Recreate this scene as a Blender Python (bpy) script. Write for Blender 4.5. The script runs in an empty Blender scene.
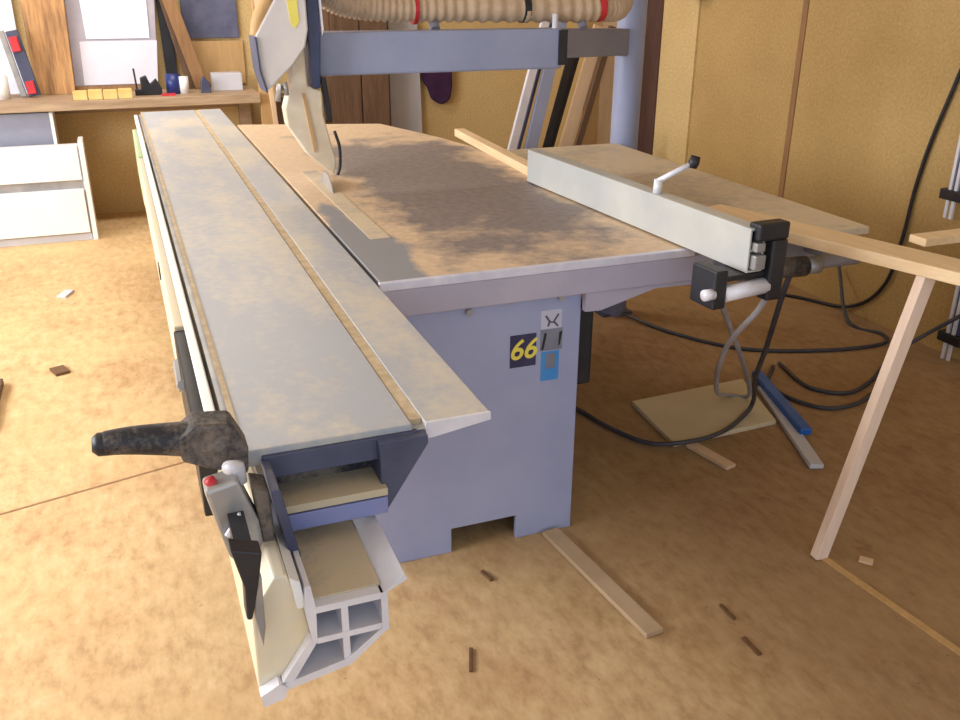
import bpy, bmesh, math, random
from mathutils import Vector, Matrix
random.seed(7)
sc = bpy.context.scene
COL = sc.collection
# ------------------------------------------------------------------ materials
def s2l(c):
    return tuple((v/12.92 if v <= .04045 else ((v+.055)/1.055)**2.4) for v in [x/255 for x in c]) + (1,)
class NT:
    def __init__(s, name):
        s.m = bpy.data.materials.new(name); s.m.use_nodes = True
        s.n = s.m.node_tree.nodes; s.l = s.m.node_tree.links
        s.b = s.n['Principled BSDF']
        s.tc = s.n.new('ShaderNodeTexCoord')
        s.co = s.tc.outputs['Object']
    def noise(s, scale, detail=6, rough=.6, stretch=None, off=None):
        n = s.n.new('ShaderNodeTexNoise'); n.inputs['Scale'].default_value = scale
        n.inputs['Detail'].default_value = detail; n.inputs['Roughness'].default_value = rough
        mp = s.n.new('ShaderNodeMapping'); s.l.new(s.co, mp.inputs[0])
        if stretch: mp.inputs['Scale'].default_value = stretch
        if off: mp.inputs['Location'].default_value = off
        s.l.new(mp.outputs[0], n.inputs['Vector']); return n.outputs['Fac']
    def ramp(s, fac, stops):
        r = s.n.new('ShaderNodeValToRGB'); e = r.color_ramp.elements
        while len(e) < len(stops): e.new(.5)
        for k, (p, c) in enumerate(stops):
            e[k].position = p; e[k].color = c if len(c) == 4 else s2l(c)
        s.l.new(fac, r.inputs[0]); return r.outputs[0]
    def mix(s, fac, a, b):
        m = s.n.new('ShaderNodeMix'); m.data_type = 'RGBA'
        if isinstance(fac, float): m.inputs[0].default_value = fac
        else: s.l.new(fac, m.inputs[0])
        for q, v in ((6, a), (7, b)):
            if isinstance(v, tuple): m.inputs[q].default_value = v if len(v) == 4 else s2l(v)
            else: s.l.new(v, m.inputs[q])
        return m.outputs[2]
    def math(s, op, a, b=None, clamp=False):
        m = s.n.new('ShaderNodeMath'); m.operation = op; m.use_clamp = clamp
        for q, v in ((0, a), (1, b)):
            if v is None: continue
            if isinstance(v, (int, float)): m.inputs[q].default_value = v
            else: s.l.new(v, m.inputs[q])
        return m.outputs[0]
    def xyz(s):
        n = s.n.new('ShaderNodeSeparateXYZ'); s.l.new(s.co, n.inputs[0]); return n.outputs
    def bump(s, h, st=.2, d=.01):
        b = s.n.new('ShaderNodeBump'); b.inputs['Strength'].default_value = st; b.inputs['Distance'].default_value = d
        s.l.new(h, b.inputs['Height']); s.l.new(b.outputs[0], s.b.inputs['Normal'])
    def done(s, col, rough=.6, metal=0.):
        if isinstance(col, tuple): s.b.inputs['Base Color'].default_value = col if len(col) == 4 else s2l(col)
        else: s.l.new(col, s.b.inputs['Base Color'])
        s.b.inputs['Roughness'].default_value = rough; s.b.inputs['Metallic'].default_value = metal
        return s.m
def blotch(name, c1, c2, scale=6., rough=.6, metal=0., lo=.4, hi=.65, stretch=None, bump=0.):
    t = NT(name); f = t.noise(scale, stretch=stretch)
    c = t.ramp(f, [(lo, c1), (hi, c2)])
    if bump: t.bump(f, bump, .004)
    return t.done(c, rough, metal)
# chipboard floor with flakes, sawdust drifts and dark specks
def floor_mat():
    t = NT('chipboard_floor')
    big = t.noise(1.1, 4, .6); fl = t.noise(26, 3, .7, stretch=(1, .45, 1)); fl2 = t.noise(60, 2, .7, stretch=(.5, 1, 1))
    c = t.ramp(fl, [(.3, (188, 152, 106)), (.5, (210, 175, 126)), (.7, (222, 190, 142))])
    red = t.ramp(t.noise(2.3, 5, .7, off=(4, 2, 0)), [(.46, s2l((255, 255, 255))), (.66, s2l((218, 192, 178)))])
    m = t.n.new('ShaderNodeMix'); m.data_type = 'RGBA'; m.blend_type = 'MULTIPLY'; m.inputs[0].default_value = .5
    t.l.new(c, m.inputs[6]); t.l.new(red, m.inputs[7]); c = m.outputs[2]
    dust = t.ramp(big, [(.45, (0, 0, 0, 1)), (.68, (1, 1, 1, 1))])
    c = t.mix(t.math('MULTIPLY', dust, .5), c, (226, 194, 138))
    spk = t.ramp(fl2, [(.71, (0, 0, 0, 1)), (.76, (1, 1, 1, 1))])
    c = t.mix(t.math('MULTIPLY', spk, .5), c, (120, 78, 46))
    # painted light falloff: floor colour darkens around and to the right of the saw
    X, Y, Z = t.xyz()
    w = t.math('ADD', X, t.math('MULTIPLY', t.math('SUBTRACT', big, .5), 1.6))
    w = t.math('DIVIDE', t.math('SUBTRACT', w, .3), 1.3, True)
    mm = t.n.new('ShaderNodeMix'); mm.data_type = 'RGBA'; mm.blend_type = 'MULTIPLY'
    t.l.new(w, mm.inputs[0]); t.l.new(c, mm.inputs[6]); mm.inputs[7].default_value = (.54, .50, .49, 1); c = mm.outputs[2]
    fk = t.ramp(t.noise(7, 3, .6, off=(9, 1, 0)), [(.66, (0, 0, 0, 1)), (.72, (1, 1, 1, 1))])
    c = t.mix(t.math('MULTIPLY', t.math('MULTIPLY', fk, w), .35), c, (98, 62, 44))
    t.bump(fl, .25, .004)
    return t.done(c, .75)
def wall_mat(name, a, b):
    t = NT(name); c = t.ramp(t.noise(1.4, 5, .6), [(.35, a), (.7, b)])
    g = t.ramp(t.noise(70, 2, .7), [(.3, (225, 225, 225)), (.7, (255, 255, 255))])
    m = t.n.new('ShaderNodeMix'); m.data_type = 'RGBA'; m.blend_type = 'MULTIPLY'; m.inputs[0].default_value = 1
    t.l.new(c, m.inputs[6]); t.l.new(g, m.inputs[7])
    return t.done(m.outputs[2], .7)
def dusty(name, metalc, dustc, amount=.5, scale=3., stretch=None, rough=.45, metal=.3, off=None):
    t = NT(name)
    a = t.noise(scale, 7, .65, stretch=stretch, off=off); b = t.noise(scale*14, 3, .6)
    f = t.math('ADD', a, t.math('MULTIPLY', t.math('SUBTRACT', b, .5), .35))
    f = t.ramp(f, [(.62-amount*.35, (0, 0, 0, 1)), (.82-amount*.35, (1, 1, 1, 1))])
    c = t.mix(t.math('MULTIPLY', f, .85), metalc, dustc)
    t.bump(b, .1, .002)
    return t.done(c, rough, metal)
def main_table_mat():
    t = NT('dusty_cast_iron'); X, Y, Z = t.xyz()
    n = t.noise(3.5, 7, .65); n2 = t.noise(40, 3, .6)
    # rubbed dark patch in the middle, sawdust drifted towards the edges
    dx = t.math('ABSOLUTE', t.math('DIVIDE', t.math('SUBTRACT', X, .30), .36))
    dy = t.math('ABSOLUTE', t.math('DIVIDE', t.math('SUBTRACT', Y, .38), 1.15))
    d = t.math('MAXIMUM', dx, dy)
    d = t.math('ADD', d, t.math('MULTIPLY', t.math('SUBTRACT', n, .5), 1.9))
    f = t.ramp(d, [(.68, (0, 0, 0, 1)), (1.0, (1, 1, 1, 1))])
    c = t.mix(f, t.ramp(n2, [(.3, (122, 112, 112)), (.7, (146, 134, 128))]), t.ramp(n2, [(.3, (204, 176, 146)), (.7, (220, 194, 162))]))
    # bare metal swept clean at the front left corner
    e = t.math('ADD', t.math('ABSOLUTE', t.math('DIVIDE', t.math('ADD', X, .20), .14)), t.math('ABSOLUTE', t.math('DIVIDE', t.math('ADD', Y, .45), .75)))
    e = t.math('ADD', e, t.math('MULTIPLY', t.math('SUBTRACT', n, .5), 1.5))
    g = t.ramp(e, [(.8, (1, 1, 1, 1)), (1.05, (0, 0, 0, 1))])
    c = t.mix(g, c, (142, 142, 146))
    t.bump(n2, .1, .002)
    return t.done(c, .55, 0)
M = {}
M['floor'] = floor_mat()
M['wall'] = wall_mat('ochre_board_wall', (186, 152, 94), (202, 168, 108))  # right wall: its shading is put into a darker board colour
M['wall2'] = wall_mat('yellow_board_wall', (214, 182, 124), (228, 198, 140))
M['ceil'] = blotch('pale_ceiling', (215, 205, 190), (225, 216, 200), 2, .9)
M['maintable'] = main_table_mat()
M['slide'] = dusty('dusty_anodised_top', (172, 174, 180), (206, 196, 178), .55, 2.6, stretch=(1.6, .7, 1), rough=.45, metal=0)
M['exttop'] = dusty('dusty_extension_top', (172, 160, 148), (214, 196, 166), .85, 2.4, rough=.6, metal=0)
M['tray'] = dusty('sawdust_tray', (176, 166, 150), (206, 190, 160), .8, 6, rough=.7, metal=.1)
M['cream'] = dusty('cream_beam_side', (222, 212, 190), (232, 214, 176), .6, 4, rough=.5, metal=.1)
M['alu'] = blotch('bright_aluminium', (216, 216, 226), (232, 230, 236), 9, .35, .1)
M['alugrey'] = blotch('grey_aluminium', (150, 150, 152), (176, 172, 168), 9, .4, .4)
M['edge'] = blotch('pale_machined_edge', (206, 206, 222), (226, 224, 236), 12, .35, .2)
M['lav'] = blotch('lavender_grey_paint', (156, 164, 200), (166, 173, 206), 4, .5, 0)
M['lav2'] = blotch('apron_paint', (168, 164, 184), (182, 176, 192), 4, .5, 0)
M['arm'] = blotch('blue_grey_arm_paint', (150, 158, 190), (160, 168, 198), 3, .45)
M['armdull'] = blotch('dull_grey_arm_paint', (132, 134, 150), (146, 146, 160), 3, .5)
M['bluegrey'] = blotch('dark_blue_grey_paint', (62, 66, 92), (80, 84, 108), 6, .5)
M['bluebar'] = blotch('blue_bar_paint', (118, 126, 176), (134, 140, 186), 6, .45)
M['black'] = blotch('black_plastic', (26, 26, 32), (40, 40, 46), 8, .45)
M['blackdust'] = dusty('dusty_black_plastic', (36, 36, 44), (128, 116, 104), .55, 9, rough=.55, metal=0)
M['navy'] = blotch('navy_paint', (44, 50, 84), (60, 66, 100), 6, .4)
M['hood'] = blotch('pale_hood_plastic', (216, 210, 210), (228, 222, 218), 5, .4)
M['shield'] = blotch('dusty_clear_shield', (214, 198, 170), (228, 216, 196), 7, .4)
M['yellow'] = blotch('yellow_print', (236, 222, 90), (246, 234, 120), 7, .5)
M['fence'] = blotch('pale_fence_face', (184, 186, 184), (200, 200, 194), 3, .4, .15)
M['sawdust'] = blotch('sawdust_pile', (182, 160, 128), (204, 184, 152), 30, .95, bump=.4)
M['white'] = blotch('white_laminate', (238, 236, 234), (246, 244, 242), 3, .4)
M['white2'] = blotch('grey_white_panel', (196, 196, 204), (208, 208, 216), 3, .5)
M['paper'] = blotch('white_paper', (232, 236, 250), (240, 244, 254), 3, .8)
M['paperl'] = blotch('greyish_white_sheet', (222, 220, 232), (232, 230, 240), 3, .8)
M['lavboard'] = blotch('lavender_backing_board', (172, 166, 178), (186, 180, 190), 5, .7)
def wood(name, a, b, sc_=(1, 12, 1), s=4, rough=.6):
    t = NT(name); f = t.noise(s, 5, .65, stretch=sc_); c = t.ramp(f, [(.3, a), (.7, b)]); t.bump(f, .15, .003); return t.done(c, rough)
M['pine'] = wood('light_pine', (222, 190, 146), (238, 210, 170), (10, 1, 10))
M['pinepale'] = wood('pale_planed_pine', (232, 204, 182), (244, 220, 200), (10, 10, 1))
M['bench'] = wood('worn_bench_wood', (150, 124, 98), (186, 160, 130), (1, 10, 10))
M['oak'] = wood('orange_brown_board', (130, 92, 62), (222, 170, 112), (10, 10, 1), 3)
M['brown'] = wood('dark_brown_wood', (84, 60, 44), (112, 84, 60), (8, 8, 1))
M['umber'] = wood('umber_post', (70, 46, 42), (88, 60, 52), (8, 8, 1))
M['brownmid'] = wood('mid_brown_wood', (132, 96, 62), (160, 120, 80), (8, 8, 1))
M['tan'] = wood('tan_plank', (186, 148, 96), (206, 168, 116), (8, 8, 1))
M['peach'] = wood('peach_plank', (212, 180, 144), (224, 194, 160), (8, 8, 1))
M['blockw'] = blotch('yellow_block_wood', (212, 178, 104), (232, 200, 130), 8, .7)
M['hose'] = blotch('tan_hose', (196, 170, 142), (214, 190, 160), 12, .45)
M['red'] = blotch('red_plastic', (190, 40, 50), (206, 54, 62), 8, .45)
M['blue'] = blotch('blue_plastic', (28, 92, 176), (38, 106, 190), 8, .4)
M['sticker_blue'] = blotch('light_blue_sticker', (62, 140, 214), (76, 154, 224), 12, .5)
M['sticker_navy'] = blotch('navy_sticker', (46, 44, 82), (58, 56, 94), 12, .5)
M['sticker_white'] = blotch('pale_sticker', (188, 190, 212), (200, 202, 220), 12, .5)
M['sticker_grey'] = blotch('grey_sticker', (120, 124, 140), (132, 136, 150), 12, .5)
M['cable'] = blotch('dark_grey_cable', (58, 58, 66), (74, 72, 78), 8, .5)
M['cablelight'] = blotch('light_grey_cable', (158, 154, 160), (176, 172, 176), 8, .5)
M['cloth'] = blotch('dark_purple_cloth', (52, 26, 58), (70, 36, 76), 9, .95)
M['bluepic'] = blotch('dark_blue_grey_print', (78, 82, 108), (104, 106, 130), 5, .7)
M['dullstrip'] = blotch('dusty_strip', (176, 150, 118), (190, 164, 132), 5, .8)
M['chip'] = wood('dark_chip', (96, 66, 40), (116, 82, 52))
M['palegreen'] = blotch('pale_green_plastic', (178, 196, 150), (196, 208, 168), 8, .5)
M['canblue'] = blotch('blue_can', (34, 48, 110), (48, 62, 130), 8, .4)
# ------------------------------------------------------------------ mesh helpers (world coordinates)
def box(bm, x0, x1, y0, y1, z0, z1):
    v = [bm.verts.new((x, y, z)) for x in (x0, x1) for y in (y0, y1) for z in (z0, z1)]
    for f in ((0, 1, 3, 2), (4, 6, 7, 5), (0, 4, 5, 1), (2, 3, 7, 6), (0, 2, 6, 4), (1, 5, 7, 3)): bm.faces.new([v[i] for i in f])
def obox(bm, p, q, w, h, up=(0, 0, 1)):
    """bar from p to q, w across, h along 'up'"""
    p, q = Vector(p), Vector(q); d = (q-p).normalized(); s = d.cross(Vector(up)).normalized(); u = s.cross(d).normalized()
    v = []
    for e in (p, q):
        for a, b in ((-1, -1), (1, -1), (1, 1), (-1, 1)): v.append(bm.verts.new(e + s*a*w/2 + u*b*h/2))
    for f in ((3, 2, 1, 0), (4, 5, 6, 7), (0, 1, 5, 4), (1, 2, 6, 5), (2, 3, 7, 6), (3, 0, 4, 7)): bm.faces.new([v[i] for i in f])
def prism(bm, pts, ax, a0, a1, a0s=None):
    """polygon pts in the plane normal to axis ax, extruded a0..a1"""
    def mk(p, a):
        l = list(p); l.insert(ax, a); return bm.verts.new(l)
    A = [mk(p, a0 if a0s is None else a0s[i]) for i, p in enumerate(pts)]; B = [mk(p, a1) for p in pts]
    n = len(pts); bm.faces.new(A); bm.faces.new(B[::-1])
    for i in range(n): bm.faces.new((A[i], B[i], B[(i+1) % n], A[(i+1) % n]))
def spline(P, n=8):
    P = [Vector(p) for p in P]; out = []
    Q = [P[0]*2-P[1]] + P + [P[-1]*2-P[-2]]
    for i in range(1, len(Q)-2):
        a, b, c, d = Q[i-1:i+3]
        for k in range(n):
            t = k/n
            out.append(.5*((2*b)+(c-a)*t+(2*a-5*b+4*c-d)*t*t+(3*b-a-3*c+d)*t**3))
    out.append(P[-1]); return out
def tube(bm, path, r, seg=10, caps=True):
    rr = r if callable(r) else (lambda i: r)
    rings = []; prev = None; n = len(path)
    for i, p in enumerate(path):
        p = Vector(p); d = (Vector(path[min(i+1, n-1)])-Vector(path[max(i-1, 0)])).normalized()
        if prev is None: prev = d.orthogonal().normalized()
        u = (prev-d*prev.dot(d)).normalized(); prev = u; w = d.cross(u)
        rings.append([bm.verts.new(p+(u*math.cos(2*math.pi*k/seg)+w*math.sin(2*math.pi*k/seg))*rr(i)) for k in range(seg)])
    for a, b in zip(rings, rings[1:]):
        for k in range(seg): bm.faces.new((a[k], a[(k+1) % seg], b[(k+1) % seg], b[k]))
    if caps: bm.faces.new(rings[0][::-1]); bm.faces.new(rings[-1])
def B(fn, *a, **k):
    bm = bmesh.new(); fn(bm, *a, **k); return bm
def BX(*a): return B(box, *a)
ROOTS = {}
def link(name, bm, m, parent=None, bevel=0., smooth=False, base=None):
    bmesh.ops.recalc_face_normals(bm, faces=bm.faces)
    if parent is not None: off = wloc(parent)
    elif base is not None: off = Vector(base)
    else:
        xs = [v.co for v in bm.verts]; lo = [min(c[i] for c in xs) for i in range(3)]; hi = [max(c[i] for c in xs) for i in range(3)]
        off = Vector(((lo[0]+hi[0])/2, (lo[1]+hi[1])/2, lo[2]))
    bmesh.ops.translate(bm, verts=bm.verts, vec=-off)
    me = bpy.data.meshes.new(name); bm.to_mesh(me); bm.free()
    me.materials.append(M[m]); o = bpy.data.objects.new(name, me); COL.objects.link(o)
    if smooth:
        for p in me.polygons: p.use_smooth = True
    if parent is not None:
        o.parent = parent; ROOTS[o.name] = off
    else: o.location = off; ROOTS[o.name] = off
    if bevel:
        md = o.modifiers.new('bevel', 'BEVEL'); md.width = bevel; md.segments = 2; md.limit_method = 'ANGLE'
    return o
def wloc(o): return ROOTS[o.name]
def tag(o, label, cat, group=None, kind=None):
    o['label'] = label; o['category'] = cat
    if group: o['group'] = group
    if kind: o['kind'] = kind
    return o
def thing(name, loc, label, cat, group=None):
    o = bpy.data.objects.new(name, None); COL.objects.link(o); o.location = loc; ROOTS[o.name] = Vector(loc)
    return tag(o, label, cat, group)
def struct(name, bm, m):
    o = link(name, bm, m, base=(0, 0, 0)); o['kind'] = 'structure'; return o
# ------------------------------------------------------------------ the setting
struct('floor', BX(-2.6, 3.4, -1.5, 7.0, -.05, 0), 'floor')
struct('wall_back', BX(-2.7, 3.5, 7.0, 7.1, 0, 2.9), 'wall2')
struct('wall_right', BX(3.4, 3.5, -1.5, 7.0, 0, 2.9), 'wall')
bm = bmesh.new()
box(bm, -2.7, -2.6, -1.5, 7.0, 0, .9); box(bm, -2.7, -2.6, -1.5, 7.0, 2.4, 2.9)
box(bm, -2.7, -2.6, -1.5, .6, .9, 2.4); box(bm, -2.7, -2.6, 5.8, 7.0, .9, 2.4)
struct('wall_left', bm, 'wall2')
struct('ceiling', BX(-2.7, 3.5, -1.5, 7.1, 2.9, 3.0), 'ceil')
bm = bmesh.new()
for y in (.6, 2.3, 4.05, 5.75): box(bm, -2.68, -2.62, y, y+.05, .9, 2.4)
box(bm, -2.68, -2.62, .65, 5.75, .9, .95); box(bm, -2.68, -2.62, .65, 5.75, 2.35, 2.4)
struct('window_1', bm, 'white')
struct('trim_1', BX(3.375, 3.4, 5.46, 5.68, 0, 2.9), 'umber')          # dark post on the side wall
struct('trim_2', BX(3.385, 3.4, 5.06, 5.46, 0, 2.9), 'wall2')         # pale board next to it
struct('trim_3', BX(3.394, 3.4, 4.085, 4.125, 0, 2.9), 'brownmid')      # joint cover between the wall boards
struct('trim_4', B(prism, [(1.765, 1.78), (1.785, 1.78), (1.875, .9), (1.855, .9)], 2, 0, .006), 'tan')   # strip on the floor
struct('trim_5', B(prism, [(-2.6, 2.35), (-2.6, 2.36), (.5, 3.14), (.5, 3.13)], 2, 0, .0012), 'brownmid')  # joint in the floor boards
# ------------------------------------------------------------------ the saw
SAW = (.8, 2.9, 0)
saw = thing('panel_saw', SAW, 'large lavender-grey sliding table panel saw covered in sawdust', 'table saw')
# cabinet with notched foot
bm = bmesh.new()
prism(bm, [(.46, 0), (.751, 0), (.751, .082), (.960, .082), (.960, 0), (1.147, 0), (1.147, .80), (.46, .80)], 1, 2.165, 2.185)
box(bm, 1.127, 1.147, 2.185, 3.5, 0, .80); box(bm, .46, .48, 2.185, 3.5, 0, .80); box(bm, .48, 1.127, 3.48, 3.5, 0, .80)
cab = link('cabinet', bm, 'lav', saw, .003)
link('motor_cover', BX(1.147, 1.222, 2.22, 2.62, .46, .715), 'black', cab, .01)
for x, z in ((.804, .765), (1.078, .775)):
    bm = bmesh.new(); tube(bm, [(x, 2.15, z), (x, 2.166, z)], .010, 12); link('bolt', bm, 'alugrey', cab)
# stickers
bp = link('blue_digit_sticker', BX(.929, 1.009, 2.1635, 2.165, .577, .675), 'sticker_navy', cab)
def text(body, size, loc, rot, mat, parent, name, shear=0., ext=.0006):
    cu = bpy.data.curves.new(name, 'FONT'); cu.body = body; cu.size = size; cu.align_x = 'CENTER'; cu.align_y = 'CENTER'; cu.extrude = ext; cu.shear = shear; cu.offset = .0012
    t = bpy.data.objects.new(name, cu); COL.objects.link(t); bpy.context.view_layer.update()
    me = bpy.data.meshes.new_from_object(t); bpy.data.objects.remove(t)
    me.transform(Matrix.Translation(Vector(loc)-wloc(parent)) @ rot.to_4x4()); me.materials.clear(); me.materials.append(M[mat])
    o = bpy.data.objects.new(name, me); COL.objects.link(o); o.parent = parent; ROOTS[o.name] = wloc(parent); return o
RX = Matrix.Rotation(math.radians(90), 3, 'X')
t = text('66', .084, (.967, 2.1628, .628), RX, 'yellow', bp, 'yellow_digits', .25, .0012)
st = link('pale_scribble_sticker', BX(1.022, 1.086, 2.1635, 2.165, .682, .738), 'sticker_white', cab)
bm = bmesh.new(); tube(bm, [(1.036, 2.1632, .722), (1.048, 2.1632, .704), (1.06, 2.1632, .700), (1.076, 2.1632, .724)], .003, 6)
tube(bm, [(1.048, 2.1632, .703), (1.044, 2.1632, .690)], .003, 6); tube(bm, [(1.062, 2.1632, .702), (1.074, 2.1632, .688)], .003, 6)
link('dark_mark', bm, 'bluegrey', st)
st = link('grey_sticker', BX(1.022, 1.090, 2.1635, 2.165, .616, .680), 'sticker_grey', cab)
bm = bmesh.new(); prism(bm, [(1.024, .62), (1.032, .62), (1.041, .668), (1.034, .672)], 1, 2.1628, 2.1636); link('black_bar', bm, 'black', st); bm = bmesh.new(); prism(bm, [(1.078, .626), (1.083, .63), (1.090, .672), (1.080, .668)], 1, 2.1628, 2.1636)
link('black_bar', bm, 'black', st)
st = link('blue_sticker', BX(1.026, 1.082, 2.1635, 2.165, .522, .612), 'sticker_blue', cab)
bm = bmesh.new(); box(bm, 1.040, 1.070, 2.1628, 2.1636, .560, .606); link('pale_window', bm, 'sticker_grey', st)
# main table
link('main_table', B(prism, [(.558, 2.150), (1.48, 2.150), (1.48, 3.95), (1.42, 4.25), (1.27, 4.75), (.60, 4.95), (.558, 4.95)], 2, .852, .880), 'maintable', saw, .002)
link('front_edge', BX(.553, 1.49, 2.132, 2.150, .858, .8805), 'edge', saw, .002)
ap = link('apron', BX(.56, 1.56, 2.135, 2.160, .783, .858), 'lav2', saw, .003)
link('side_apron', BX(1.46, 1.48, 2.16, 4.22, .79, .852), 'lav2', saw)
bm = bmesh.new(); prism(bm, [(1.147, .783), (1.147, .728), (1.195, .726), (1.37, .772), (1.56, .768), (1.56, .783)], 1, 2.140, 2.160)
link('table_bracket', bm, 'lav2', saw)
link('throat_plate', BX(.640, .700, 2.55, 3.62, .880, .8815), 'exttop', saw)
# saw blade line with the riving knife under the guard
bm = bmesh.new()
cx, cy, cz, r = .672, 3.30, .80, .14
pts = []
for k in range(48):
    a = 2*math.pi*k/48
    for da, rr in ((0, r), (.07, r*.955)): pts.append((cy+rr*math.cos(a+da), cz+rr*math.sin(a+da)))
prism(bm, pts, 0, cx-.0015, cx+.0015); link('saw_blade', bm, 'alugrey', saw)
# extension table to the right of the fence
ex = link('extension_table', BX(1.50, 2.15, 2.16, 3.80, .855, .880), 'exttop', saw, .004)
bm = bmesh.new(); box(bm, 1.50, 2.10, 2.20, 2.26, .79, .855); box(bm, 1.50, 2.10, 3.66, 3.72, .79, .855); box(bm, 1.48, 1.50, 2.16, 3.8, .80, .86)
link('support_frame', bm, 'armdull', ex)
# long round guide tube in front of the apron on the right
bm = bmesh.new(); tube(bm, [(1.62, 2.06, .82), (2.02, 2.06, .82)], .020, 16); tube(bm, [(1.66, 2.06, .82), (1.66, 2.20, .82)], .014, 10); tube(bm, [(1.95, 2.06, .82), (1.95, 2.22, .82)], .014, 10)
gt = link('guide_tube', bm, 'armdull', saw, smooth=True)
# rip fence
fd = Vector((1.400-1.470, 3.12-1.87, 0)).normalized()
def fp(s, off, z):   # s metres from the near end, off to the right of the face
    return (1.470+fd.x*s+fd.y*off, 1.87+fd.y*s-fd.x*off, z)
def fbox(bm, s0, s1, o0, o1, z0, z1):
    v = [bm.verts.new(fp(s, o, z)) for s in (s0, s1) for o in (o0, o1) for z in (z0, z1)]
    for f in ((0, 1, 3, 2), (4, 6, 7, 5), (0, 4, 5, 1), (2, 3, 7, 6), (0, 2, 6, 4), (1, 5, 7, 3)): bm.faces.new([v[i] for i in f])
bm = bmesh.new()
fbox(bm, 0, 1.26, 0, .006, .886, 1.004); fbox(bm, 0, 1.26, .006, .05, .998, 1.004); fbox(bm, 0, 1.26, .006, .05, .886, .892)
fbox(bm, 0, 1.26, .044, .05, .892, .998); fbox(bm, 0, 1.26, .006, .044, .942, .947)
fence = link('rip_fence', bm, 'fence', saw, .0015)
bm = bmesh.new(); fbox(bm, -.02, .025, .012, .112, .972, 1.018); fbox(bm, -.02, .025, .062, .112, .805, .972)
link('fence_bracket', bm, 'black', fence, .006)
bm = bmesh.new(); fbox(bm, -.018, .02, .010, .046, .895, .935); fbox(bm, -.018, .02, .010, .040, .943, .968); link('fence_end_insert', bm, 'alugrey', fence, .004)
bm = bmesh.new(); fbox(bm, -.01, .09, -.105, -.065, .80, .905); fbox(bm, .0, .09, -.10, .10, .868, .884); link('clamp_block', bm, 'black', fence, .004)
bm = bmesh.new(); tube(bm, [fp(.0, -.065, .838), fp(.0, .07, .845)], .022, 18); link('clamp_roller', bm, 'alu', fence, smooth=True)
bm = bmesh.new(); tube(bm, [fp(.0, -.13, .842), fp(.0, -.10, .842)], .015, 14); link('clamp_knob', bm, 'alu', fence, smooth=True)
bm = bmesh.new(); tube(bm, [(1.57, 2.03, .835), (1.62, 2.03, .83), (1.80, 2.03, .825)], .030, 14); link('carriage', bm, 'blackdust', fence, smooth=True)
bm = bmesh.new(); tube(bm, [(1.80, 2.03, .825), (1.85, 2.03, .822)], .024, 14); link('end_knob', bm, 'alugrey', fence, smooth=True)
bm = bmesh.new(); tube(bm, [(1.464, 2.32, 1.0), (1.466, 2.32, 1.045)], .013, 14); tube(bm, [(1.464, 2.32, 1.04), (1.555, 2.28, 1.095)], .0085, 12)
cr = link('fence_crank', bm, 'alu', fence, smooth=True)
bm = bmesh.new(); tube(bm, [(1.553, 2.28, 1.080), (1.556, 2.28, 1.095), (1.562, 2.28, 1.115)], lambda i: (.012, .017, .014)[i], 14); link('crank_knob', bm, 'black', cr, smooth=True)
# sliding table
XL, XR, Y0, Y1 = .112, .545, 1.36, 5.62
bm = bmesh.new()
prism(bm, [(.112, .880), (.400, .880), (.400, .868), (.424, .868), (.424, .880), (.545, .880), (.545, .864), (.425, .850), (.112, .850)], 1, Y0, Y1)
sl = link('sliding_table', bm, 'slide', saw, .0015)
link('slot_sawdust', BX(.401, .423, Y0+.02, Y1, .868, .8785), 'sawdust', sl)
link('table_end_lip', B(prism, [(.424, .8805), (.546, .8805), (.546, .866), (.436, .850), (.424, .850)], 1, Y0-.006, Y0), 'alu', sl)
link('side_groove', BX(.096, .112, Y0+.05, Y1, .846, .868), 'alugrey', sl)
link('edge_strip', BX(.106, .116, Y0, Y1, .880, .8815), 'sawdust', sl)
link('white_side_rail', BX(.070, .088, 1.56, Y1, .838, .866), 'white', sl, .003)
# carriage beam: open tray on top of a hollow extrusion with a flange down to the left
bm = bmesh.new()
P = lambda pts, y0=1.15, y1=5.5: prism(bm, pts, 1, y0, y1)
P([(.171, .703), (.290, .703), (.290, .691), (.171, .691)], 1.1512)             # tray floor
P([(.163, .745), (.171, .745), (.177, .703), (.175, .64), (.168, .636), (.160, .70)])   # left wall
P([(.280, .703), (.291, .703), (.291, .628), (.280, .630)])              # right wall
P([(.284, .703), (.291, .703), (.324, .718), (.320, .728)])              # right lip
P([(.175, .643), (.284, .643), (.284, .632), (.175, .632)], 1.1524)              # middle web
P([(.216, .696), (.227, .696), (.227, .580), (.216, .578)], 1.1536)              # centre web
P([(.291, .632), (.281, .636), (.220, .590), (.225, .577)], 1.1506)              # chamfer
P([(.227, .577), (.222, .590), (.120, .570), (.118, .556)], 1.1518)              # bottom
P([(.166, .645), (.178, .640), (.134, .570), (.116, .572)], 1.153)              # left slope
beam = link('carriage_beam', bm, 'alu', saw)
link('tray_sawdust', BX(.176, .284, 1.17, 5.4, .703, .707), 'tray', beam)
bm = bmesh.new(); prism(bm, [(.160, .70), (.168, .640), (.118, .570), (.112, .545), (.088, .540), (.080, .56), (.082, .70), (.12, .76), (.14, .76)], 1, 1.17, 5.5)
link('beam_side_cover', bm, 'cream', beam, .004)
link('beam_flange', B(prism, [(.084, .538), (.118, .545), (.122, .566), (.110, .575), (.080, .560)], 1, 1.148, 1.17), 'alu', beam)
link('beam_rail', B(prism, [(.142, .76), (.158, .748), (.164, .70), (.150, .70)], 1, 1.16, 5.5), 'white', beam, .002)
# carriage between beam and table
link('carriage_block', BX(.17, .34, 1.62, 5.3, .735, .850), 'bluegrey', saw)
link('beam_support', BX(.20, .47, 2.5, 2.75, .40, .575), 'lav', saw)
link('beam_support', BX(.20, .47, 3.3, 3.48, .40, .575), 'lav', saw)
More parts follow.
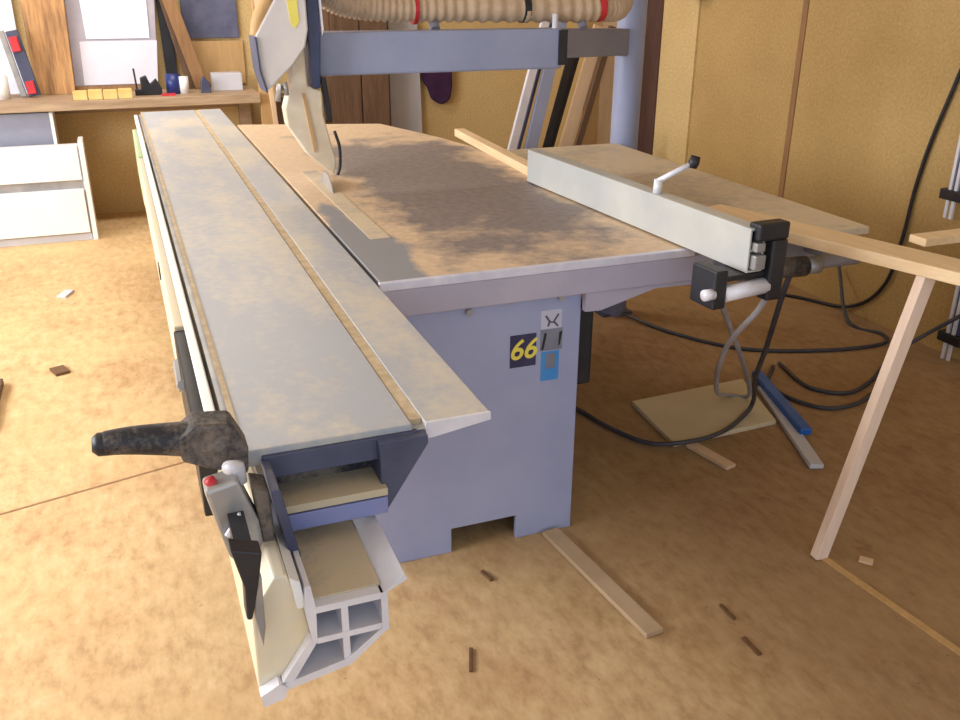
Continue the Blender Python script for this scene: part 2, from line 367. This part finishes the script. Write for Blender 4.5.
# outer cover on the left below the rail
sd = link('side_cover', BX(.050, .084, 2.22, 5.45, .58, .80), 'cream', saw, .003)
link('side_cover_end', BX(.048, .086, 1.64, 2.22, .60, .79), 'black', sd, .004)
bm = bmesh.new(); tube(bm, [(.046, 1.90, .78), (.046, 1.98, .74), (.046, 2.06, .77)], .012, 8); link('latch', bm, 'alugrey', sd)
link('cover_knob', BX(.046, .052, 2.95, 3.02, .70, .74), 'black', sd)
link('cover_end_cap', BX(.048, .086, 4.6, 5.46, .57, .81), 'palegreen', sd, .003)
# open end bracket under the near end of the table
bm = bmesh.new()
prism(bm, [(.140, .868), (.410, .868), (.345, .826), (.150, .826)], 1, 1.352, 1.365)
prism(bm, [(.335, .866), (.422, .866), (.422, .850), (.342, .728), (.335, .728)], 1, 1.335, 1.42)
prism(bm, [(.138, .862), (.152, .862), (.176, .730), (.158, .730)], 1, 1.25, 1.42)
eb = link('end_bracket', bm, 'bluegrey', saw, .002)
bm = bmesh.new(); prism(bm, [(.160, .772), (.342, .772), (.342, .786), (.158, .786)], 1, 1.32, 1.44); link('bracket_shelf', bm, 'tray', eb)
link('bracket_bar', BX(.166, .342, 1.32, 1.335, .736, .768), 'bluebar', eb, .002)
link('bracket_plate', BX(.15, .340, 1.40, 1.415, .75, .85), 'blackdust', eb)
# clamp with its black lever
bm = bmesh.new()
path = spline([(-.100, 1.33, .950), (-.05, 1.33, .947), (.01, 1.33, .938), (.05, 1.33, .930), (.085, 1.33, .918)], 5)
n = len(path)
def hr(i):
    t = i/(n-1); return (.010 if i == 0 else .0175)+.018*t
tube(bm, path, hr, 16)
cl = link('clamp_lever', bm, 'blackdust', saw, smooth=True)
bm = bmesh.new(); tube(bm, [(-.108, 1.33, .950), (-.100, 1.33, .949), (-.07, 1.33, .947)], lambda i: (.011, .018, .0185)[i], 16); link('lever_tip', bm, 'black', cl, smooth=True)
bm = bmesh.new(); prism(bm, [(.015, .950), (.040, .968), (.095, .962), (.116, .915), (.112, .870), (.080, .880), (.05, .892), (.015, .91)], 1, 1.30, 1.36); link('lever_hub', bm, 'blackdust', cl, .006)
bm = bmesh.new(); tube(bm, [(.080, 1.27, .905), (.096, 1.30, .89), (.098, 1.30, .86)], .011, 12); link('clamp_screw', bm, 'alu', cl, smooth=True)
bm = bmesh.new(); tube(bm, [(.050, 1.29, .880), (.060, 1.29, .858)], .009, 10); link('red_tip', bm, 'red', cl, smooth=True)
link('prong_rod', BX(.070, .095, 1.14, 1.30, .800, .825), 'black', cl)
bm = bmesh.new(); prism(bm, [(.040, .870), (.092, .880), (.118, .800), (.125, .720), (.098, .712), (.066, .742)], 1, 1.27, 1.32); link('clamp_body', bm, 'alugrey', cl, .006)
bm = bmesh.new(); prism(bm, [(.112, .860), (.138, .850), (.140, .760), (.122, .740)], 1, 1.27, 1.33); link('clamp_side', bm, 'blackdust', cl, .004)
bm = bmesh.new(); tube(bm, [(.066, 1.262, .79), (.09, 1.262, .825)], .005, 8); tube(bm, [(.075, 1.262, .76), (.098, 1.262, .79)], .004, 8); link('clamp_pin', bm, 'alu', cl)
bm = bmesh.new(); prism(bm, [(.060, .850), (.104, .835), (.094, .780), (.080, .722), (.072, .724), (.074, .780)], 1, 1.13, 1.165); link('lower_prong', bm, 'black', cl, .003)
bm = bmesh.new(); prism(bm, [(.090, .80), (.100, .79), (.098, .700), (.092, .664), (.084, .72)], 1, 1.135, 1.165); link('outer_prong', bm, 'alugrey', cl, .002)
# overhead arm, post, guard, hose
bm = bmesh.new(); tube(bm, [(2.235, 3.87, 0), (2.235, 3.87, 2.3)], .066, 24); post = link('arm_post', bm, 'arm', saw, smooth=True)
link('post_foot', BX(2.15, 2.32, 3.82, 3.96, 0, .012), 'bluegrey', post)
arm = link('overhead_arm', BX(.682, 1.72, 3.52, 3.62, 1.250, 1.405), 'arm', saw, .008)
link('arm_extension', B(obox, (1.72, 3.575, 1.345), (2.195, 3.85, 1.325), .06, .115), 'armdull', arm, .004)
link('arm_joint', BX(1.700, 1.735, 3.508, 3.53, 1.265, 1.40), 'black', arm)
bm = bmesh.new(); tube(bm, [(1.70, 3.56, 1.40), (1.70, 3.56, 1.46)], .012, 10); link('joint_pin', bm, 'alu', arm)
bm = bmesh.new()
prism(bm, [(.582, 1.66), (.661, 1.66), (.664, 1.42), (.650, 1.362), (.600, 1.300), (.503, 1.213), (.485, 1.29), (.478, 1.405), (.558, 1.53)], 1, 3.42, 3.56)
hd = link('blade_guard', bm, 'hood', saw, .006)
link('hood_sticker', B(prism, [(.590, 1.56), (.628, 1.56), (.634, 1.45), (.618, 1.425), (.604, 1.44)], 1, 3.4175, 3.42), 'yellow', hd)
bm = bmesh.new(); prism(bm, [(.474, 1.40), (.479, 1.40), (.486, 1.292), (.504, 1.213), (.499, 1.210), (.480, 1.285)], 1, 3.41, 3.57); link('hood_rim', bm, 'bluegrey', hd)
bm = bmesh.new(); tube(bm, spline([(.486, 3.45, 1.40), (.500, 3.45, 1.46), (.540, 3.45, 1.54), (.565, 3.45, 1.66)], 6), .026, 10); link('hood_hose', bm, 'tan', hd, smooth=True)
link('guard_hanger', B(prism, [(.668, 1.66), (.704, 1.66), (.712, 1.40), (.700, 1.215), (.672, 1.215), (.666, 1.40)], 1, 3.44, 3.60), 'navy', hd, .004)
link('hanger_edge', B(prism, [(.706, 1.66), (.712, 1.66), (.722, 1.42), (.716, 1.40)], 1, 3.43, 3.46), 'alu', hd)
bm = bmesh.new()
prism(bm, [(.606, 1.36), (.650, 1.36), (.654, 1.225), (.705, 1.205), (.706, 1.12), (.728, 1.02), (.746, .945), (.732, .893), (.640, .975), (.572, 1.085), (.566, 1.145), (.595, 1.24)], 1, 3.45, 3.53)
sh = link('guard_shield', bm, 'shield', hd, .005)
link('shield_ridge', B(prism, [(.632, 1.2), (.642, 1.2), (.672, 1.0), (.662, .985)], 1, 3.444, 3.45), 'tan', sh)
bm = bmesh.new(); prism(bm, [(.704, 1.26), (.726, 1.25), (.738, 1.15), (.740, 1.09), (.722, 1.10), (.716, 1.18)], 1, 3.46, 3.50); link('rear_arm', bm, 'black', hd, .003)
bm = bmesh.new(); tube(bm, spline([(.742, 3.44, 1.06), (.758, 3.44, 1.0), (.756, 3.44, .93), (.745, 3.44, .895)], 5), .006, 8); link('black_rim', bm, 'black', sh, smooth=True)
bm = bmesh.new(); tube(bm, [(.556, 3.41, 1.22), (.545, 3.41, 1.24), (.535, 3.41, 1.18)], .010, 10); tube(bm, [(.565, 3.41, 1.245), (.57, 3.41, 1.20)], .009, 10); link('hood_bolt', bm, 'alugrey', hd, smooth=True)
pth = spline([(.70, 3.62, 1.66), (.78, 3.62, 1.535), (.95, 3.62, 1.49), (1.3, 3.62, 1.482), (1.9, 3.62, 1.475), (2.06, 3.68, 1.49), (2.12, 3.8, 1.60)], 44)
bm = bmesh.new(); tube(bm, pth, lambda i: .054 if i % 4 < 2 else .047, 18); hs = link('dust_hose', bm, 'hose', saw, smooth=True)
for x, m_, w in ((1.12, 'red', .008), (1.585, 'black', .014), (1.93, 'red', .012)):
    bm = bmesh.new(); tube(bm, [(x-w, 3.62, 1.481), (x+w, 3.62, 1.481)], .058, 20); o = link('hose_clamp', bm, m_, hs)
    o['label'] = m_ + ' hose clamp'
bm = bmesh.new(); tube(bm, [(1.2, 3.60, 1.405), (1.2, 3.62, 1.428)], .02, 10); link('hose_saddle', bm, 'armdull', hs); bm = bmesh.new(); tube(bm, [(1.85, 3.60, 1.40), (1.85, 3.62, 1.428)], .02, 10); link('hose_saddle', bm, 'armdull', hs)
# ------------------------------------------------------------------ timber around the saw
o = link('wooden_batten', B(obox, (1.53, 4.24, .8975), (1.475, 3.22, .8975), .050, .035), 'pine', bevel=.002)
tag(o, 'narrow pale pine batten lying on the saw table beyond the far end of the fence', 'batten')
o = link('wooden_board', B(obox, (1.735, 2.44, .898), (2.06, 1.36, .898), .125, .034), 'pine', bevel=.003)
tag(o, 'long pale pine board lying over the extension table and jutting out at right', 'board')
o = link('prop_leg', B(obox, (1.767, 1.75, .003), (1.925, 1.71, .879), .042, .030, (0, 1, 0)), 'pinepale', bevel=.002)
tag(o, 'slim pale planed batten standing on the floor as a leg under the jutting pine board', 'prop')
o = link('wood_offcut', B(obox, (2.02, 1.85, .927), (2.38, 1.85, .927), .06, .022), 'pine', bevel=.002)
tag(o, 'short pale offcut lying across the jutting pine board at the right edge', 'offcut')
# ------------------------------------------------------------------ on the floor
o = link('white_board', B(prism, [(1.772, 2.87), (2.33, 2.90), (2.21, 2.52), (1.737, 2.50)], 2, 0, .018), 'paperl', bevel=.002)
tag(o, 'cream-white panel lying flat on the floor to the right of the saw cabinet', 'panel')
M['paperl2'] = blotch('cream_panel', (206, 192, 160), (216, 202, 170), 4, .6); o.data.materials[0] = M['paperl2']
br = thing('floor_brush', (2.29, 2.6, 0), 'blue and white stick-like brush lying on the floor beside the cream panel', 'brush')
link('blue_strip', B(obox, (2.40, 2.90, .03), (2.235, 2.38, .03), .045, .03), 'blue', br, .006)
link('white_strip', B(obox, (2.36, 2.80, .012), (2.12, 2.18, .012), .05, .018), 'white2', br, .003)
o = link('short_slat', B(obox, (1.80, 2.49, .008), (1.84, 2.29, .008), .045, .014), 'peach', bevel=.002); tag(o, 'short pinkish wooden slat on the floor at the near edge of the cream panel', 'slat')
o = link('floor_plank', B(obox, (1.07, 2.15, .009), (1.125, 1.62, .009), .055, .016), 'dullstrip', bevel=.002); tag(o, 'dusty brown wood strip lying on the floor in front of the saw cabinet', 'plank')
def chip(name, p, q, w, h, m, label):
    o = link(name, B(obox, (*p, h/2+.0005), (*q, h/2+.0005), w, h), m, bevel=.001); return tag(o, label, 'scrap', 'wood scraps on the floor')
chip('wood_scrap', (.655, 1.745), (.625, 1.665), .010, .006, 'chip', 'thin dark splinter on the floor just right of the hollow beam end')
chip('wood_scrap', (1.362, 1.665), (1.362, 1.60), .010, .006, 'chip', 'dark splinter left of the prop leg, the farther of two in a row')
chip('wood_scrap', (1.338, 1.53), (1.338, 1.46), .013, .006, 'chip', 'dark splinter below the prop leg, the nearer of two in a row')
chip('wood_scrap', (.800, 2.04), (.812, 1.99), .012, .008, 'chip', 'small dark scrap on the floor below the notch in the saw cabinet')
chip('wood_scrap', (-.415, 4.08), (-.385, 4.0), .06, .012, 'chip', 'dark brown chip alone on the bright floor left of the saw')
chip('wood_scrap', (-.43, 5.10), (-.39, 5.20), .05, .012, 'white2', 'pale grey chip on the bright floor below the white drawer unit')
chip('wood_scrap', (1.875, 1.70), (1.90, 1.67), .03, .006, 'peach', 'small pale chip on the floor just right of the foot of the prop leg')
o = link('dark_crate', BX(-.95, -.615, 3.50, 3.98, 0, .03), 'brown', bevel=.004); tag(o, 'low dark brown board end on the floor at the left picture edge', 'board')
# cables
def cable(name, P_, r, m, label, n=8):
    bm = bmesh.new(); tube(bm, spline(P_, n), r, 8); return tag(link(name, bm, m, smooth=True), label, 'cable')
R_ = .009
cable('power_cable', [(1.80, 2.08, .80), (1.83, 2.14, .70), (1.93, 2.30, .45), (2.05, 2.48, .24), (2.17, 2.62, .06), (2.10, 2.58, .030), (1.95, 2.50, .028), (1.80, 2.475, .0275), (1.66, 2.54, .012), (1.58, 2.72, R_), (1.52, 2.95, R_), (1.36, 3.12, R_), (1.20, 3.2, .01)], R_, 'cable', 'dark grey cable hanging from the fence carriage and looping over the floor to the cabinet')
cable('thin_cable', [(1.585, 1.90, .84), (1.60, 1.96, .74), (1.66, 2.15, .56), (1.78, 2.35, .36), (1.98, 2.6, .14), (2.16, 2.76, .030), (2.22, 2.72, .030), (2.12, 2.60, .16), (1.95, 2.46, .36), (1.72, 2.28, .62), (1.60, 2.18, .78)], .009, 'cablelight', 'light grey cable hanging in a loop from the fence bracket down to the cream panel')
cable('floor_cable', [(3.33, 3.05, .012), (3.0, 2.75, R_), (2.80, 2.62, R_), (2.60, 2.54, R_), (2.45, 2.58, R_), (2.40, 2.8, R_), (2.55, 2.98, R_)], R_, 'cable', 'dark cable lying in a wide curve on the floor right of the blue brush')
cable('floor_cable', [(3.372, 3.55, .22), (3.25, 3.3, .02), (3.3, 3.12, R_), (3.2, 3.02, R_), (2.9, 3.05, R_), (2.55, 3.2, R_), (2.35, 3.5, R_), (2.25, 3.78, .02)], .009, 'cable', 'dark cable dropping behind the extension table and running along the floor')
cable('floor_cable', [(3.36, 2.60, .36), (3.33, 2.75, .22), (3.2, 2.88, .05), (3.0, 2.80, R_), (2.84, 2.70, R_), (2.66, 2.64, R_), (2.55, 2.75, R_), (2.6, 3.0, R_)], .009, 'cable', 'dark cable running from beside the lower wall clamp down onto the floor')
cable('wall_cable', [(3.385, 2.98, 1.50), (3.385, 3.06, 1.19), (3.385, 3.13, .93), (3.385, 3.17, .70), (3.385, 3.19, .45), (3.385, 3.25, .2), (3.38, 3.45, .03), (3.25, 3.75, R_), (2.9, 4.1, R_), (2.4, 4.3, R_)], .009, 'black', 'black cable hanging down the ochre wall at the right')
# ------------------------------------------------------------------ clamps on the right wall
def barclamp(z0, z1, y, label, x=3.36):
    t = thing('bar_clamp', (x, y, z0), label, 'clamp', 'clamps on the right wall')
    bm = bmesh.new(); box(bm, x-.012, x-.002, y-.035, y-.02, z0+.0, z1); box(bm, x-.012, x-.002, y-.005, y+.010, z0, z1); link('bar', bm, 'alu', t)
    bm = bmesh.new(); box(bm, x-.002, x+.034, y-.05, y+.015, z0+.09, z1); link('backing', bm, 'bluegrey', t)
    bm = bmesh.new(); box(bm, x-.022, x+.036, y-.075, y+.045, z0+.08, z0+.125); link('jaw', bm, 'black', t, .004)
barclamp(.62, 1.02, 2.945, 'metal bar clamp with black jaw on the wall above the jutting pine board')
barclamp(.0, .42, 2.80, 'metal bar clamp with black jaw standing lower than the jutting pine board')
# lamp at the top of the wall
t = thing('wall_lamp', (3.36, 5.03, 1.47), 'small dark round fitting on the wall at the top edge, right of the saw post', 'lamp')
bm = bmesh.new(); tube(bm, [(3.33, 5.03, 1.475), (3.33, 5.03, 1.50), (3.33, 5.03, 1.56)], lambda i: (.05, .075, .07)[i], 18); link('shade', bm, 'black', t, smooth=True)
link('bracket', BX(3.36, 3.4, 5.0, 5.06, 1.5, 1.54), 'black', t)
# ------------------------------------------------------------------ stock leaning in the far right corner
def lean(name, x0, sl_, w, th, ztop, m, label, y=5.6, cat='board', grp='stock leaning in the far corner'):
    o = link(name, B(obox, (x0, y, .01), (x0+sl_*ztop, y, ztop), w, th, (0, 1, 0)), m, bevel=.002)
    return tag(o, label, cat, grp)
lean('aluminium_rail', 2.245, .27, .055, .03, 1.34, 'alu', 'bright aluminium rail leaning, leftmost in the group in the far corner', cat='rail')
lean('aluminium_rail', 2.315, .27, .02, .05, 1.34, 'bluegrey', 'narrow dark rail leaning just right of the bright aluminium one', cat='rail', y=5.66)
lean('aluminium_rail', 2.40, .235, .085, .03, 1.34, 'arm', 'wide lavender-grey rail leaning between the dark narrow one and the black boards', cat='rail')
lean('leaning_board', 2.495, .27, .045, .02, 1.26, 'black', 'black slim board leaning right of the wide lavender-grey rail')
lean('leaning_board', 2.545, .285, .05, .03, 1.20, 'black', 'second black slim board leaning beside the tan board', y=5.66)
lean('leaning_board', 2.63, .285, .09, .02, 1.30, 'peach', 'peach tan board leaning right of the black boards')
lean('leaning_board', 2.70, .285, .045, .03, 1.30, 'brown', 'dark brown slim board leaning right of the tan board', y=5.56)
lean('standing_board', 3.02, .0, .12, .03, 1.40, 'tan', 'broad tan board standing nearly upright right of the leaning boards', y=5.72)
lean('standing_board', 3.13, .0, .10, .03, 1.45, 'peach', 'pale peach board standing upright beside the saw post', y=5.72)
o = link('green_bottle', B(tube, [(3.05, 5.3, 0), (3.05, 5.3, .56), (3.05, 5.3, .62), (3.05, 5.3, .68)], lambda i: (.05, .05, .02, .02)[i], 14), 'palegreen', smooth=True)
M['green'] = blotch('green_glass', (70, 110, 70), (90, 130, 86), 6, .3); o.data.materials[0] = M['green']; tag(o, 'tall green bottle on the floor at the foot of the upright boards', 'bottle')
# ------------------------------------------------------------------ back wall, behind the arm
t = thing('tall_cabinet', (1.665, 6.85, 0), 'dark brown wooden cabinet against the back wall behind the saw arm', 'cabinet')
link('body', BX(1.445, 1.885, 6.72, 6.99, 0, 1.47), 'brown', t, .004)
bm = bmesh.new(); box(bm, 1.46, 1.66, 6.70, 6.72, .05, 1.44); link('door', bm, 'brown', t, .003)
bm = bmesh.new(); box(bm, 1.67, 1.87, 6.70, 6.72, .05, 1.44); link('door', bm, 'brown', t, .003)
bm = bmesh.new(); prism(bm, [(1.90, 0), (2.16, 0), (2.195, .50), (2.17, 1.3), (1.90, 1.3)], 1, 6.94, 6.98); tag(link('leaning_sheet', bm, 'white2'), 'white-grey panel leaning on the back wall right of the brown cabinet', 'panel')
bm = bmesh.new()
pts = [(2.205, 1.05), (2.45, 1.05), (2.45, .80), (2.43, .70), (2.36, .665), (2.28, .71), (2.25, .80), (2.205, .86)]
prism(bm, pts, 1, 6.93, 6.99); c_ = link('hanging_cloth', bm, 'cloth', bevel=.02); tag(c_, 'dark purple cloth hanging on the yellow back wall beside the white panel', 'cloth')
# ------------------------------------------------------------------ workbench and what stands on it
t = thing('workbench', (-.6, 6.72, 0), 'worn wooden workbench along the back wall at left', 'bench')
link('bench_top', BX(-2.2, .90, 6.45, 6.99, .80, .86), 'bench', t, .004)
for x in (-2.1, -1.2): link('leg', BX(x, x+.08, 6.8, 6.88, 0, .80), 'bench', t)
link('leg', BX(.80, .88, 6.86, 6.94, 0, .80), 'bench', t)
link('back_rail', BX(-2.2, .90, 6.95, 6.99, .72, .80), 'bench', t)
# white drawer unit under the bench
t = thing('drawer_unit', (-.77, 6.38, 0), 'low bright white drawer unit standing on the floor under the workbench', 'drawer unit')
link('carcass', BX(-1.30, -.275, 6.32, 6.44, 0, .60), 'white', t, .003)
link('side_panel', BX(-.275, -.245, 6.28, 6.44, 0, .64), 'white', t, .003)
link('drawer_front', BX(-1.30, -.285, 6.29, 6.32, .392, .612), 'white', t, .004)
link('recess', BX(-1.30, -.285, 6.312, 6.32, .335, .392), 'alugrey', t)
link('drawer_front', BX(-1.30, -.285, 6.27, 6.32, .055, .335), 'white', t, .004)
link('plinth', BX(-1.30, -.28, 6.30, 6.32, 0, .045), 'white2', t)
t = thing('grey_box', (-.7, 6.60, 0), 'grey box behind the white drawer unit, up under the bench top', 'box')
link('body', BX(-1.1, -.425, 6.50, 6.75, 0, .79), 'armdull', t, .004)
link('white_corner', BX(-.425, -.405, 6.50, 6.75, 0, .79), 'white', t)
for k, (x, l) in enumerate(((-.265, 'yellowish wood block on the bench edge, leftmost of four under the white sheet'), (-.175, 'yellowish wood block on the bench edge, second from left of four'), (-.085, 'yellowish wood block on the bench edge, third from left of four'), (.005, 'yellowish wood block on the bench edge, rightmost of four by the black tools'))):
    o = link('wood_block', BX(x, x+.084, 6.46, 6.54, .86, .915+.004*(k % 2)), 'blockw', bevel=.004); tag(o, l, 'block', 'yellowish blocks on the bench edge')
# boards and papers over the bench
bm = bmesh.new(); prism(bm, [(-.500, 1.6), (-.235, 1.6), (-.262, .86), (-.50, .86)], 1, 6.84, 6.87); tag(link('upright_board', bm, 'oak', bevel=.003), 'orange-brown wooden board standing on the bench beside the white sheets', 'board')
t = thing('notice_board', (-.02, 6.93, .86), 'lavender-grey board over the bench covered with white sheets', 'notice board')
bm = bmesh.new(); prism(bm, [(-.235, 1.6), (.330, 1.6), (.275, .90), (-.26, .90)], 1, 6.92, 6.96); link('backing', bm, 'lavboard', t, .003)
link('foot_rail', BX(-.26, .27, 6.90, 6.96, .86, .90), 'brownmid', t)
link('upper_sheet', B(prism, [(-.155, 1.6), (.27, 1.6), (.255, 1.20), (-.145, 1.20)], 1, 6.912, 6.92), 'paper', t)
link('lower_sheet', B(prism, [(-.19, 1.185), (.30, 1.185), (.272, .905), (-.20, .905)], 1, 6.914, 6.92), 'paperl', t)
tag(link('white_paper', BX(-.95, -.56, 6.97, 6.985, .86, 1.62), 'paper'), 'bright white sheet standing on the bench against the wall at the far left', 'paper')
t = thing('spirit_level', (-.56, 6.72, .86), 'black tool bar with red ends standing tilted on the bench at the far left', 'spirit level')
link('body', B(obox, (-.500, 6.72, .870), (-.570, 6.72, 1.27), .03, .075, (1, 0, 0)), 'bluegrey', t, .006)
link('red_end', B(obox, (-.510, 6.70, .885), (-.520, 6.70, .965), .03, .050, (1, 0, 0)), 'red', t, .004)
link('red_end', B(obox, (-.556, 6.70, 1.145), (-.568, 6.70, 1.235), .03, .050, (1, 0, 0)), 'red', t, .004)
link('grey_rail', B(obox, (-.565, 6.72, .870), (-.630, 6.72, 1.27), .03, .035, (1, 0, 0)), 'alugrey', t, .004)
tag(link('white_canister', B(tube, [(-.69, 6.7, .86), (-.69, 6.7, .93), (-.69, 6.7, 1.0)], .05, 16), 'white', smooth=True), 'white canister on the bench behind the tilted tool bar at the far left', 'canister')
# hanging / leaning tools right of the sheets
def stick(name, p, q, w, h, m, label, cat='tool', grp=None, up=(0, 1, 0)):
    o = link(name, B(obox, p, q, w, h, up), m, bevel=.003); return tag(o, label, cat, grp)
stick('black_batten', (.375, 6.97, .87), (.365, 6.97, 1.56), .075, .03, 'black', 'black upright bar standing on the bench right of the white sheets', 'bar')
stick('brown_batten', (.56, 6.86, .87), (.37, 6.86, 1.58), .085, .03, 'brownmid', 'brown plank slanting up behind the clutter on the bench', 'plank')
stick('brown_batten', (.50, 6.90, .87), (.36, 6.90, 1.55), .07, .03, 'brown', 'darker plank slanting behind the brown one on the bench', 'plank')
tag(link('dark_picture', BX(.485, .86, 6.965, 6.995, 1.19, 1.62), 'bluepic', bevel=.003), 'dark blue-grey panel on the back wall left of the tan post', 'picture')
tag(link('brown_wall_board', BX(.50, .88, 6.975, 6.995, .88, 1.17), 'tan'), 'tan board on the back wall under the dark blue-grey panel', 'board')
tag(link('grey_carton', BX(.62, .82, 6.70, 6.82, .86, .975), 'white2', bevel=.004), 'pale grey carton on the bench left of the tan post', 'carton')
t = thing('paint_can', (.36, 6.66, .86), 'blue can with a white front among the clutter on the bench', 'can')
bm = bmesh.new(); tube(bm, [(.36, 6.66, .86), (.36, 6.66, .985)], .05, 18); link('body', bm, 'canblue', t, smooth=True)
bm = bmesh.new(); tube(bm, [(.425, 6.64, .86), (.425, 6.64, .97)], .032, 14); link('white_part', bm, 'white', t, smooth=True)
tag(link('red_pad', BX(.27, .36, 6.52, 6.58, .86, .872), 'red'), 'small red item on the bench in front of the blue can', 'pad')
t = thing('hand_plane', (.20, 6.62, .86), 'black hand tool on the bench left of the blue can', 'tool')
bm = bmesh.new(); prism(bm, [(.11, .86), (.28, .86), (.28, .90), (.25, .965), (.21, .93), (.19, .985), (.15, .97), (.15, .90), (.11, .90)], 1, 6.60, 6.66); link('body', bm, 'black', t, .006)
bm = bmesh.new(); tube(bm, [(.125, 6.63, .89), (.118, 6.63, 1.03)], .006, 8); link('spike', bm, 'black', t)
tag(link('dark_clamp', B(prism, [(.53, .86), (.60, .86), (.59, .93), (.555, .97), (.535, .93)], 1, 6.62, 6.66), 'bluegrey', bevel=.004), 'small dark clamp on the bench between the brown plank and the grey carton', 'clamp')
# post and planks left of the guard
stick('tan_post', (.965, 6.55, 0.0), (.955, 6.55, 1.62), .105, .06, 'tan', 'tan wooden post standing at the right end of the workbench', 'post')
stick('thin_plank', (1.03, 6.38, .0), (.905, 6.38, 1.60), .03, .03, 'peach', 'thin pale lath leaning in front of the tan post', 'lath')
tag(link('brown_crate', BX(1.03, 1.27, 6.72, 6.95, 0, .80), 'brown', bevel=.004), 'dark brown crate on the floor behind the blade guard', 'crate')
# ------------------------------------------------------------------ light
W = bpy.data.worlds.new('world'); sc.world = W; W.use_nodes = True
W.node_tree.nodes['Background'].inputs[0].default_value = (.76, .86, 1.0, 1); W.node_tree.nodes['Background'].inputs[1].default_value = 1.35
def area(name, loc, target, sx, sy, power, col):
    d = bpy.data.lights.new(name, 'AREA'); d.shape = 'RECTANGLE'; d.size = sx; d.size_y = sy; d.energy = power; d.color = col
    o = bpy.data.objects.new(name, d); COL.objects.link(o); o.location = loc
    o.rotation_euler = (Vector(target)-Vector(loc)).to_track_quat('-Z', 'Y').to_euler(); return o
area('window_daylight', (-3.0, 3.3, 1.9), (.2, 3.6, .2), 4.6, 1.5, 265, (.97, .98, 1))
area('ceiling_lamp', (.2, 5.6, 2.75), (.2, 5.6, 0), 1.4, .3, 40, (1, .97, .92))
# ------------------------------------------------------------------ camera
cd = bpy.data.cameras.new('camera'); cam = bpy.data.objects.new('camera', cd); COL.objects.link(cam)
cd.sensor_width = 36; cd.lens = 907/960*36; cd.clip_start = .05
r0 = Vector((0.933057628, -0.359701910, 0.004242464)); r1 = Vector((-0.136671149, -0.365381414, -0.920770015)); r2 = Vector((0.332752850, 0.858551664, -0.390082788))
m = Matrix((r0, -r1, -r2)).transposed().to_4x4(); m.translation = (0, 0, 1.6); cam.matrix_world = m
sc.camera = cam
sc.view_settings.view_transform = 'Standard'; sc.view_settings.look = 'None'; sc.view_settings.gamma = 1; sc.view_settings.exposure = 0.0
